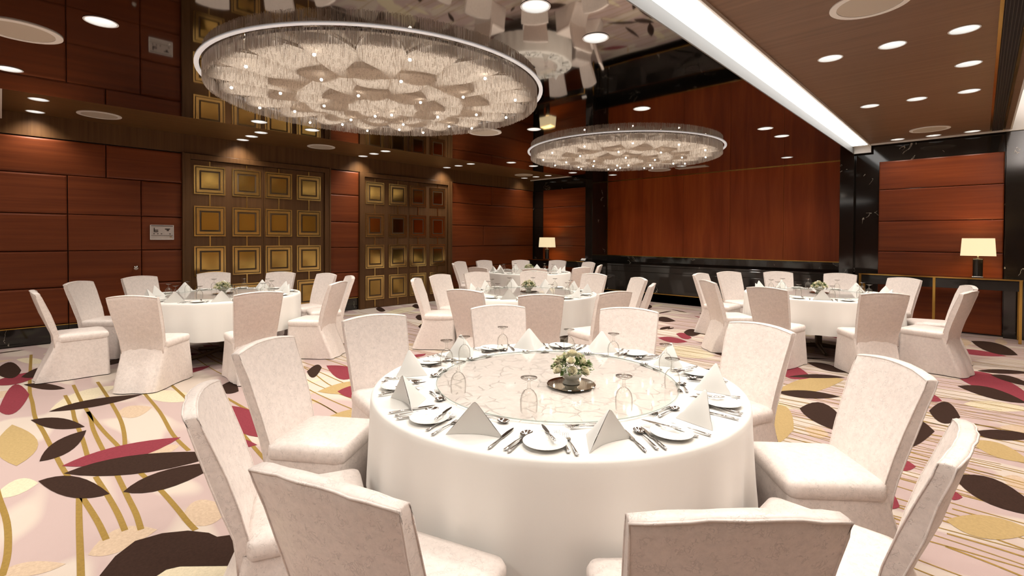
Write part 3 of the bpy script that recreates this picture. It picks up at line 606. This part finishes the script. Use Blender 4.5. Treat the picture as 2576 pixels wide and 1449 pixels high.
# ------------------------------------------------------------------ banquet chair in a loose satin cover (+Y = behind the sitter)
def mk_chair(var=0):
    c = empty('banquet_chair', cat='chair'); rg = random.Random(40+var)
    def wob(a, b, s): return s*1.8*(sin(a*9+var*1.7)*cos(b*17+var)+.5*sin(a*17+b*31+var))
    # backrest: closed loft, narrow at the waist, wider and leaning at the top
    prof = [(.36,.198,.165,.218),(.43,.200,.178,.226),(.50,.206,.190,.238),(.60,.214,.215,.268),(.72,.222,.252,.304),(.83,.229,.290,.338),(.91,.234,.320,.364),(.945,.236,.333,.374)]
    rows = []; U = 12
    for k, (z, w, yf, yb) in enumerate(prof):
        row = []
        for i in range(U+1):
            s = i/U*2-1; crown = .022*(1-s*s)*max(0,(z-.80)/.135); bow = .028*(1-s*s)*min(1,(z-.4)/.3)
            row.append((s*w, yf+bow+wob(s,z,.0012), z+crown))
        for i in range(U+1):
            s = 1-i/U*2; crown = .022*(1-s*s)*max(0,(z-.80)/.135); bow = .028*(1-s*s)*min(1,(z-.4)/.3)
            row.append((s*(w+.002), yb+bow+wob(s,z+2,.0016), z+crown))
        rows.append(row)
    # soft top
    last = rows[-1]; mid = []
    n = len(last)
    cap = [( (last[i][0]*.995), (last[i][1]*.97+last[n-1-i][1]*.03), last[i][2]+.003) for i in range(n)]
    cap2 = [( (last[i][0]*.985), (last[i][1]*.8+last[n-1-i][1]*.2), last[i][2]+.007) for i in range(n)]
    b = MB(); b.grid(rows+[cap,cap2], True); k_ = len(b.v)-2*(U+1)
    for i in range(U): b.f.append([k_+i, k_+i+1, k_+2*U-i, k_+2*U+1-i]); b.m.append(0)
    o = b.build('backrest', M['satin'], c, smooth=True); s_ = o.modifiers.new('e', 'EDGE_SPLIT'); s_.split_angle = R(50)
    outl = [r_[U+1] for r_ in rows] + [p for p in rows[-1][U+2:2*U+1]] + [r_[2*U+1] for r_ in reversed(rows)]
    MB().tube(outl, .0036, 6).build('piping', M['satin'], c, smooth=True)
    outl = [r_[U] for r_ in rows] + [p for p in reversed(rows[-1][1:U])] + [r_[0] for r_ in reversed(rows)]
    MB().tube(outl, .0030, 6).build('piping', M['satin'], c, smooth=True)
    # seat cushion cover
    rows = []
    def rr(hx, y0, y1, z, rad, n=5):
        P = []; cx = [(hx-rad, y1-rad, 0), (-hx+rad, y1-rad, 90), (-hx+rad, y0+rad, 180), (hx-rad, y0+rad, 270)]
        for x, y, a in cx:
            for i in range(n+1): t = R(a+90*i/n); P.append((x+rad*cos(t), y+rad*sin(t), z))
        return P
    b = MB(); b.grid([rr(.222,-.222,.20,.415,.035), rr(.228,-.230,.20,.43,.04), rr(.228,-.230,.20,.462,.04), rr(.220,-.222,.20,.482,.04), rr(.19,-.19,.18,.493,.04), rr(.08,-.08,.08,.497,.03)], True)
    k = len(b.v); b.f.append(list(range(k-24,k))); b.m.append(0)
    b.build('seat', M['satin'], c, smooth=True)
    # skirt with gathers and a rear flare
    rows = []; n = 72
    for z, sp, fl in ((.428,0,.0),(.40,.002,.008),(.33,.006,.030),(.25,.012,.062),(.17,.018,.098),(.08,.024,.135),(.006,.028,.160)):
        row = []
        for i in range(n):
            t = i/n*4; side = int(t); u = t-side
            hx = .218+sp; y0 = -.222-sp*.6; y1 = .205+fl; wr = hx-fl*.25
            if side == 0: x, y, nx, ny = hx+(wr-hx)*u, y0+(y1-y0)*u, 1, 0
            elif side == 1: x, y, nx, ny = wr-2*wr*u, y1+.015*sin(PI*u), 0, 1
            elif side == 2: x, y, nx, ny = -wr+(-hx+wr)*u, y1+(y0-y1)*u, -1, 0
            else: x, y, nx, ny = -hx+2*hx*u, y0, 0, -1
            amp = (.43-z)*(.020 if side in (0,2) else .016)
            q = sin(u*PI*(3 if side in (0,2) else 4)+side*1.3+var*1.1)*amp
            if side in (0,2) and u > .72: q += sin(u*80+z*46+var)*.006*min(1,(.43-z)*6)
            edge = min(u, 1-u); rd = .0 if edge > .05 else (.05-edge)*.35
            row.append((x+nx*(q-rd), y+ny*(q-rd), z))
        rows.append(row)
    b = MB(); b.grid(rows, True); b.build('skirt', M['satin'], c, smooth=True)
    return c
chairs = [Kind(mk_chair(v)) for v in range(4)]

# ------------------------------------------------------------------ tables
ZT = .782
def mk_table(name, x, y, label):
    t = empty(name, (x,y,0), label=label, cat='table', group='round banquet tables')
    MB().lathe([(0,.745),(.945,.745),(.945,.772),(0,.772)], 64).build('table_top', M['tablewood'], t)
    MB().lathe([(.045,.02),(.045,.745)], 16).build('pedestal', M['tablewood'], t)
    for k in range(4):
        a = PI/2*k+.4; MB().tube([(.04*cos(a),.04*sin(a),.06),(.45*cos(a),.45*sin(a),.02)], [.03,.022], 8).build('leg', M['tablewood'], t)
    return t
def mk_cloth(x, y, label, seed):
    rg = random.Random(seed); n = 180; rows = []; ph = rg.random()*6; r0 = .952
    for r in (0.02,.3,.63,.90,.938): rows.append([(r*cos(2*PI*i/n), r*sin(2*PI*i/n), ZT) for i in range(n)])
    def fold(a, k): return (.5+.5*sin(a*13+ph+1.6*sin(a*3)))*.7+(.5+.5*sin(a*29+2*ph+sin(a*5)))*.5
    for k, (dz, dr, am) in enumerate(((.002,.012,0),(.010,.016,0.001),(.03,.018,.002),(.10,.016,.008),(.20,.012,.018),(.30,.008,.028),(.39,.006,.036),(.44,.006,.038))):
        row = []
        for i in range(n):
            a = 2*PI*i/n; r = .938+dr+am*fold(a, k)
            row.append((r*cos(a), r*sin(a), ZT-dz - (.012*sin(a*4+ph) if k >= 6 else 0)))
        rows.append(row)
    b = MB(); b.grid(rows, True); o = b.build('tablecloth', M['linen'], smooth=True, loc=(x,y,0))
    tag(o, label, 'tablecloth', 'white round tablecloths'); return o
# ---- tableware prototypes; local +Y points outward to the guest, +X to the guest's right is -X here (see rot)
def mk_goblet():
    c = empty('goblet', cat='glass')
    MB().lathe([(.034,.0),(.0355,.004),(.0375,.035),(.0370,.055),(.0325,.076),(.021,.093),(.009,.101),(.006,.103)], 24).build('bowl', M['glass'], c, smooth=True)
    MB().lathe([(.006,.101),(.010,.106),(.0065,.112),(.0055,.128),(.009,.137)], 16).build('stem', M['glass'], c, smooth=True)
    MB().lathe([(.009,.137),(.022,.142),(.036,.149),(.036,.1515),(.018,.147),(.0,.146)], 24).build('foot', M['glass'], c, smooth=True)
    return c
def mk_plate():
    c = empty('side_plate', cat='plate')
    MB().lathe([(0,.004),(.052,.004),(.060,.010)], 36).build('well', M['china'], c, smooth=True)
    MB().lathe([(.060,.010),(.082,.015),(.084,.017),(.082,.0175),(.070,.013),(.050,.004),(.040,.0),(0,.0)], 36).build('rim', M['china'], c, smooth=True)
    return c
def mk_knife(L=.215, nm='table_knife'):
    c = empty(nm, cat='knife'); h = L*.46
    MB().tube([(0,.0,.006),(0,.012,.006),(0,h*.5,.006),(0,h,.006)], [.0035,.0065,.0058,.0035], 8, .6).build('handle', M['silver'], c, smooth=True)
    b = MB(); W = .0095; P = [(-.003,h),(-.008,h+.012),(-.008,L*.78),(-.003,L*.95),(.001,L),(.006,L*.92),(.0075,L*.8),(.006,h+.01),(.003,h)]
    P = [(x,y,.0068) for x,y in P]; Q = [(x,y,.0052) for x,y,_ in P]; m_ = len(P)
    b.add(P+Q, [tuple(range(m_)), tuple(range(2*m_-1,m_-1,-1))]+[(i,(i+1)%m_,m_+(i+1)%m_,m_+i) for i in range(m_)]); b.build('blade', M['silver'], c)
    return c
def mk_spoon(L=.195, nm='soup_spoon'):
    c = empty(nm, cat='spoon'); hL = L*.68
    MB().tube([(0,0,.006),(0,.02,.007),(0,hL*.6,.009),(0,hL,.006)], [.0075,.0065,.0032,.0026], 8, .35).build('handle', M['silver'], c, smooth=True)
    rows = []
    for k in range(7):
        t = k/6; z = .0005+.010*(t**2); row = []
        for i in range(18):
            a = 2*PI*i/18; ry = (L-hL)/2*t; rx = .021*t; row.append((rx*cos(a), hL+(L-hL)/2+ry*sin(a), z))
        rows.append(row)
    MB().grid(rows, True).build('bowl', M['silver'], c, smooth=True)
    return c
def mk_fork(L=.20, nm='table_fork'):
    c = empty(nm, cat='fork'); hL = L*.64
    MB().tube([(0,0,.006),(0,.02,.007),(0,hL*.6,.009),(0,hL,.006)], [.0075,.0065,.0032,.0028], 8, .35).build('handle', M['silver'], c, smooth=True)
    b = MB(); b.grid([[(-.003,hL,.007),(.003,hL,.007)],[(-.011,hL+.014,.004),(.011,hL+.014,.004)],[(-.012,hL+.03,.003),(.012,hL+.03,.003)]])
    b.grid([[(-.003,hL,.0055),(.003,hL,.0055)],[(-.011,hL+.014,.0025),(.011,hL+.014,.0025)],[(-.012,hL+.03,.0015),(.012,hL+.03,.0015)]])
    for k in range(4):
        x = -.0105+k*.007; b.tube([(x,hL+.028,.003),(x,hL+.05,.004),(x,L,.008)], [.0016,.0014,.0008], 5)
    b.build('tines', M['silver'], c, smooth=False)
    return c
def mk_napkin():
    A = (0,.028,.138); rows = []; n = 14
    # folded square stood up: two cloth wings meeting in a ridge that runs down to the inner tip, hollow towards the guest
    L0, R0, I0 = Vector((-.115,.035,0)), Vector((.115,.035,0)), Vector((0,-.095,0)); A = Vector(A); b = MB()
    for sgn, Bs in ((1,R0),(-1,L0)):
        g = []
        for i in range(n+1):
            t = i/n; row = []
            for j in range(n+1):
                s = j/n; base_ = I0.lerp(Bs, s); p = base_.lerp(A, t)
                bul = sin(PI*s)*sin(PI*min(1,t*1.1))*.008; rnd = (1-t)
                p = p + Vector((sgn*bul, -bul*.6, 0)); row.append(p)
            g.append(row)
        b.grid(g)
    g = []
    for i in range(n+1):
        t = i/n; row = []
        for j in range(n+1):
            s = j/n; p = L0.lerp(R0, s).lerp(A, t); dent = sin(PI*s)*(1-t)*.024; row.append(p+Vector((0,-dent+.001,0)))
        g.append(row)
    b.grid(g); me = b.build('napkin', M['napkin'], smooth=True)
    bm = bmesh.new(); bm.from_mesh(me.data); bmesh.ops.remove_doubles(bm, verts=bm.verts, dist=.0008); bmesh.ops.recalc_face_normals(bm, faces=bm.faces)
    for _ in range(2): bmesh.ops.smooth_vert(bm, verts=[v for v in bm.verts if v.co.z > .02], factor=.5, use_axis_x=True, use_axis_y=True, use_axis_z=True)
    bm.to_mesh(me.data); bm.free(); s = me.modifiers.new('e', 'EDGE_SPLIT'); s.split_angle = R(48)
    tag(me, cat='napkin'); return me
K = dict(goblet=Kind(mk_goblet()), plate=Kind(mk_plate()), knife=Kind(mk_knife()), bknife=Kind(mk_knife(.165,'butter_knife')), spoon=Kind(mk_spoon()), fork=Kind(mk_fork()), dspoon=Kind(mk_spoon(.165,'dessert_spoon')), dfork=Kind(mk_fork(.165,'dessert_fork')), napkin=Kind(mk_napkin()))

def mk_flowers(loc, label, seed, sc=1.0):
    rg = random.Random(seed); c = empty('flower_bowl', loc, label=label, cat='flowers', group='white rose centrepieces')
    MB().lathe([(0,0),(.042,0),(.044,.004),(.030,.018),(.034,.026),(.050,.036),(.062,.055),(.064,.062),(.060,.062),(.048,.042),(0,.036)], 28).build('bowl', M['ceramic'], c, smooth=True)
    def rose(p, d, r):
        b = MB(); q = Vector(d).normalized().to_track_quat('Z','Y').to_matrix()
        for ring, (n, rr, tilt, h) in enumerate(((3,.30,.15,.95),(5,.55,.35,.85),(6,.85,.7,.62),(6,1.0,1.0,.42))):
            for i in range(n):
                a0 = 2*PI*i/n+ring*.6; rows = []
                for v_ in range(5):
                    t = v_/4; row = []
                    for u_ in range(6):
                        s = u_/5*2-1; a = a0+s*PI/n*1.25; rad = r*rr*(.25+.75*t**.6)+(r*.10*max(0,t-.7)/.3*tilt); z = r*(-.45+(h+.45)*t*(1-.22*s*s))
                        row.append(Vector(p)+q@Vector((rad*cos(a), rad*sin(a), z)))
                    rows.append(row)
                b.grid(rows)
        b.build('rose', M['rose'], c, smooth=True)
    spots = [(0,0,.145)]+[(.052*cos(a), .052*sin(a), .122) for a in [2*PI*i/5+.3 for i in range(5)]]+[(.080*cos(a), .080*sin(a), .084) for a in [2*PI*i/7+.1 for i in range(7)]]
    for x, y, z in spots:
        j = [rg.uniform(-.008,.008) for _ in range(3)]
        rose((x+j[0],y+j[1],z+j[2]), (x*1.0,y*1.0,.05+z*.3), .0235+rg.uniform(-.002,.003))
    b = MB()
    for i in range(230):
        a = rg.random()*2*PI; e = rg.uniform(-.15,1.2); rad = rg.uniform(.06,.125); d = Vector((cos(a)*cos(e), sin(a)*cos(e), sin(e)*.75))
        p = Vector((0,0,.072))+d*rad*.75; L = rg.uniform(.018,.036); w = L*.28; sd = d.cross(Vector((rg.random(),rg.random(),1))).normalized(); tip = p+d*L+Vector((0,0,-.004))
        m_ = p+d*L*.5+Vector((0,0,.003)); b.add([p, m_+sd*w, tip, m_-sd*w], [(0,1,2),(0,2,3)])
    b.build('foliage', M['green'], c)
    b = MB()
    for i in range(60):
        a = rg.random()*2*PI; e = rg.uniform(0,1.3); d = Vector((cos(a)*cos(e), sin(a)*cos(e), sin(e)*.8)); p = Vector((0,0,.07))+d*rg.uniform(.085,.118); s_ = .0045
        b.add([p+Vector((s_,0,0)),p+Vector((0,s_,0)),p+Vector((-s_,0,0)),p+Vector((0,-s_,0)),p+Vector((0,0,s_)),p+Vector((0,0,-s_))], [(0,1,4),(1,2,4),(2,3,4),(3,0,4),(1,0,5),(2,1,5),(3,2,5),(0,3,5)])
    b.build('buds', M['palegreen'], c)
    c.scale = (sc,sc,sc); return c

TAB = json.loads('''{"T0":[-1.649,2.061,[[-2.09,0.53,-113],[-1.15,0.56,-71],[-0.375,1.095,-45],[-0.06,1.97,-2],[-0.325,2.895,40],[-1.105,3.48,71],[-2.07,3.49,112],[-2.93,2.91,147],[-3.175,1.925,168],[-2.875,1.02,-145]]],"T1":[-7.32,2.05,[[-7.3,0.255,999],[-8.39,0.69,999],[-8.885,1.4,999],[-9.04,2.4,999],[-8.345,3.145,999],[-7.61,3.605,999],[-6.87,3.63,999],[-6.09,3.03,999],[-5.52,1.885,999],[-6.03,0.895,999]]],"T2":[-4.606,5.153,[[-5.74,4.155,999],[-6.155,4.8,999],[-6.175,5.58,999],[-5.67,6.47,999],[-4.595,6.675,999],[-3.655,6.53,999],[-3.055,5.785,999],[-2.895,4.655,999],[-3.28,3.86,999],[-4.19,3.62,999]]],"T3":[-1.64,7.98,[[-3.39,8.13,999],[-2.72,6.84,999],[-1.85,6.37,999],[-0.84,6.78,999],[-0.195,7.61,999],[-0.25,8.405,999],[-0.83,9.44,999],[-1.725,9.895,999],[-2.605,9.585,999],[-3.22,8.93,999]]],"T5":[-7.5,8.4,[[-8.68,7.16,999],[-9.285,7.84,999],[-9.355,8.71,999],[-8.795,9.515,999],[-8.065,10.16,999],[-6.96,9.995,999],[-6.035,9.085,999],[-5.8,8.085,999],[-6.2,7.105,999],[-7.215,6.56,999]]]}''')
names = {'T0':'front','T1':'left-hand','T2':'middle','T3':'right-hand','T5':'rearmost'}
def scr(x, y): d = (-.6917*x+.7221*y); return (.7221*x+.6918*y)/d, d
ORD = ['leftmost','second from left','third from left','fourth from left','fifth from left','sixth from left','seventh from left']
for tk, (cx, cy, tops) in TAB.items():
    nm = names[tk]
    mk_table('round_table', cx, cy, 'round %s banquet table hidden beneath its white cloth' % nm)
    mk_cloth(cx, cy, 'white draped cloth on the %s round table' % nm, len(nm))
    # turntable with crinkled overlay
    ov = MB(); n = 72; rows = []; rg = random.Random(5+len(nm))
    for k in range(12):
        r = .625*(k/11)+.004; rows.append([(r*cos(2*PI*i/n), r*sin(2*PI*i/n), .0035+(.0018*sin(i*.9+k*2.1)+.0012*rg.random() if k < 11 else -.003)) for i in range(n)])
    ov.grid(rows, True); o = ov.build('table_overlay', M['overlay'], smooth=True, loc=(cx,cy,ZT)); tag(o, 'round crinkled ivory overlay in the middle of the %s table' % nm, 'overlay', 'crinkled table overlays')
    o = MB().lathe([(0,.0),(.63,.0),(.632,.003),(.63,.006),(0,.006)], 80).build('glass_turntable', M['disc'], loc=(cx,cy,ZT+.010)); tag(o, 'clear round glass turntable on the %s table' % nm, 'turntable', 'glass turntables')
    MB().lathe([(.6325,.001),(.6345,.003),(.6325,.0055)], 80).build('disc_edge', M['discedge'], o)
    ztt = ZT+.0165
    fx, fy = (cx+.13, cy-.03) if tk == 'T0' else (cx, cy)
    o = MB().lathe([(0,0),(.122,0),(.125,.002),(.122,.004),(0,.004)], 48).build('mirror_plate', M['mirrorplate'], loc=(fx,fy,ztt)); tag(o, 'small round mirror plate under the flowers of the %s table' % nm, 'mirror plate', 'mirror plates')
    mk_flowers((fx,fy,ztt+.0045), 'bowl of white roses and greenery on the %s table' % nm, len(nm), 1.0)
    # chairs
    seats = []
    for i, (tx, ty, tn) in enumerate(tops):
        dx, dy = tx-cx, ty-cy; dist = math.hypot(dx,dy); a = math.atan2(dy,dx)
        dist = min(max(dist, 1.60), 1.90); px_, py_ = cx+dist*cos(a), cy+dist*sin(a)
        b_ = a if tn == 999 else R(tn)
        bx, by = cos(b_), sin(b_); sx, sy = px_-.350*bx, py_-.350*by
        seats.append((sx, sy, b_, a))
    far = sorted([s for s in seats if scr(s[0],s[1])[1] > scr(cx,cy)[1]], key=lambda s: scr(s[0],s[1])[0])
    near = sorted([s for s in seats if s not in far], key=lambda s: scr(s[0],s[1])[0])
    for side, lst in (('far', far), ('near', near)):
        for i, (sx, sy, b_, a) in enumerate(lst):
            od = ORD[i]; 
            chairs[(i*3+len(nm)+(side == 'far')) % 4].put((sx, sy, .003), b_-PI/2, 'ivory satin covered chair, %s on the %s side of the %s table' % (od, side, nm), 'covered chairs at the %s table' % nm)
    # place settings at regular angles; named by the chair they belong to
    ph0 = -2 if tk == 'T0' else math.degrees(seats[0][3])
    setts = [R(ph0+36*k) for k in range(10)]
    used_lab = {}
    pts = [(cx+.8*cos(t), cy+.8*sin(t), t) for t in setts]
    far = sorted([s for s in pts if scr(s[0],s[1])[1] > scr(cx,cy)[1]], key=lambda s: scr(s[0],s[1])[0])
    near = sorted([s for s in pts if s not in far], key=lambda s: scr(s[0],s[1])[0])
    gob = {-74:(-63.1,.55),-38:(-18.9,.56),-110:(-107.9,.56),-146:(-157.1,.66),178:(-175,.68),142:(155,.82),106:(121,.70),70:(95.5,.69),34:(62.1,.70),-2:(25.7,.60)}
    for side, lst in (('far', far), ('near', near)):
        for i, (_, _, t) in enumerate(lst):
            where = '%s on %s side of %s table' % (ORD[i], side, nm); rg = random.Random(int(t*100)+len(nm)); J = lambda s: rg.uniform(-s,s)
            def at(dang, r): q = t+R(dang); return cx+r*cos(q), cy+r*sin(q)
            def put(kind, dang, r, rot, label, z=ZT+.001, grp=None):
                x, y = at(dang+J(.8), r+J(.006)); K[kind].put((x,y,z), rot, label, grp and grp % nm)
            out_ = t-PI/2        # local +Y outward
            inn = t+PI/2         # local +Y inward
            put('napkin', 0, .80, out_+J(.25)+(.35 if side == 'near' else 0), 'peaked white napkin, '+where, grp='folded napkins on the %s table')
            if tk == 'T0':
                deg = round(math.degrees(t)); deg = deg-360 if deg > 180 else deg; ga, gr = gob[deg]; gx_, gy_ = cx+gr*cos(R(ga)), cy+gr*sin(R(ga))
            else: gx_, gy_ = at(12, .60+J(.03))
            on = math.hypot(gx_-cx, gy_-cy) < .665
            K['goblet'].put((gx_,gy_,(ztt+.001) if on else ZT+.001), J(3), 'upturned glass goblet, '+where, 'goblets on the %s table' % nm)
            put('plate', -16.6, .825, 0, 'white side plate, '+where, grp='side plates on the %s table')
            x, y = at(-14.5, .765); K['bknife'].put((x+.075*cos(t),y+.075*sin(t),ZT+.016), inn+.12+J(.1), 'butter knife on plate, '+where, 'butter knives on the %s table' % nm)
            put('fork', -8.4, .915, inn-.02+J(.04), 'table fork, '+where, grp='forks on the %s table')
            put('knife', 8.0, .925, inn+.04+J(.04), 'table knife, '+where, grp='knives on the %s table')
            put('spoon', 10.9, .915, inn+J(.03), 'soup spoon, '+where, grp='soup spoons on the %s table')
            if tk == 'T0':
                put('knife', 13.0, .925, inn+.02+J(.03), 'outer table knife, '+where, grp='outer knives on the %s table')
                put('fork', -10.6, .90, inn+.0+J(.04), 'outer table fork, '+where, grp='outer forks on the %s table')
                x, y = at(-8, .672); K['dspoon'].put((x,y,ZT+.001), t+J(.06), 'dessert spoon, '+where, 'dessert spoons on the front table')
                x, y = at(5, .640); K['dfork'].put((x,y,ZT+.001), t+PI+J(.06), 'dessert fork, '+where, 'dessert forks on the front table')

# ------------------------------------------------------------------ world, camera, view
w = D.worlds.new('World'); S.world = w; w.use_nodes = True; w.node_tree.nodes['Background'].inputs[0].default_value = (.9,.85,.8,1); w.node_tree.nodes['Background'].inputs[1].default_value = .05
cam = D.cameras.new('Camera'); co_ = D.objects.new('Camera', cam); COL.objects.link(co_); S.camera = co_
cam.sensor_width = 36; cam.sensor_fit = 'HORIZONTAL'; cam.lens = 36*1231.09/2576; cam.shift_y = (617.1-724.5)/2576; cam.clip_start = .05
f_ = Vector((-.69168456,.72205644,-.01438629)); r_ = Vector((.72208912,.69179003,.00372185)); u_ = Vector((-.01263967,.00781384,.99988959))
co_.matrix_world = Matrix(((r_.x,u_.x,-f_.x,0),(r_.y,u_.y,-f_.y,0),(r_.z,u_.z,-f_.z,CAMZ),(0,0,0,1)))
S.view_settings.view_transform = 'Standard'; S.view_settings.look = 'None'; S.view_settings.gamma = 1; S.view_settings.use_curve_mapping = False
S.view_settings.exposure = 0.45
cy_ = S.cycles
cy_.max_bounces = 7; cy_.diffuse_bounces = 3; cy_.glossy_bounces = 4; cy_.transmission_bounces = 3; cy_.transparent_max_bounces = 16
cy_.caustics_reflective = False; cy_.caustics_refractive = False; cy_.sample_clamp_indirect = 4; cy_.blur_glossy = .5
cy_.use_denoising = True; cy_.denoiser = 'OPENIMAGEDENOISE'; cy_.use_adaptive_sampling = True; cy_.adaptive_threshold = .03
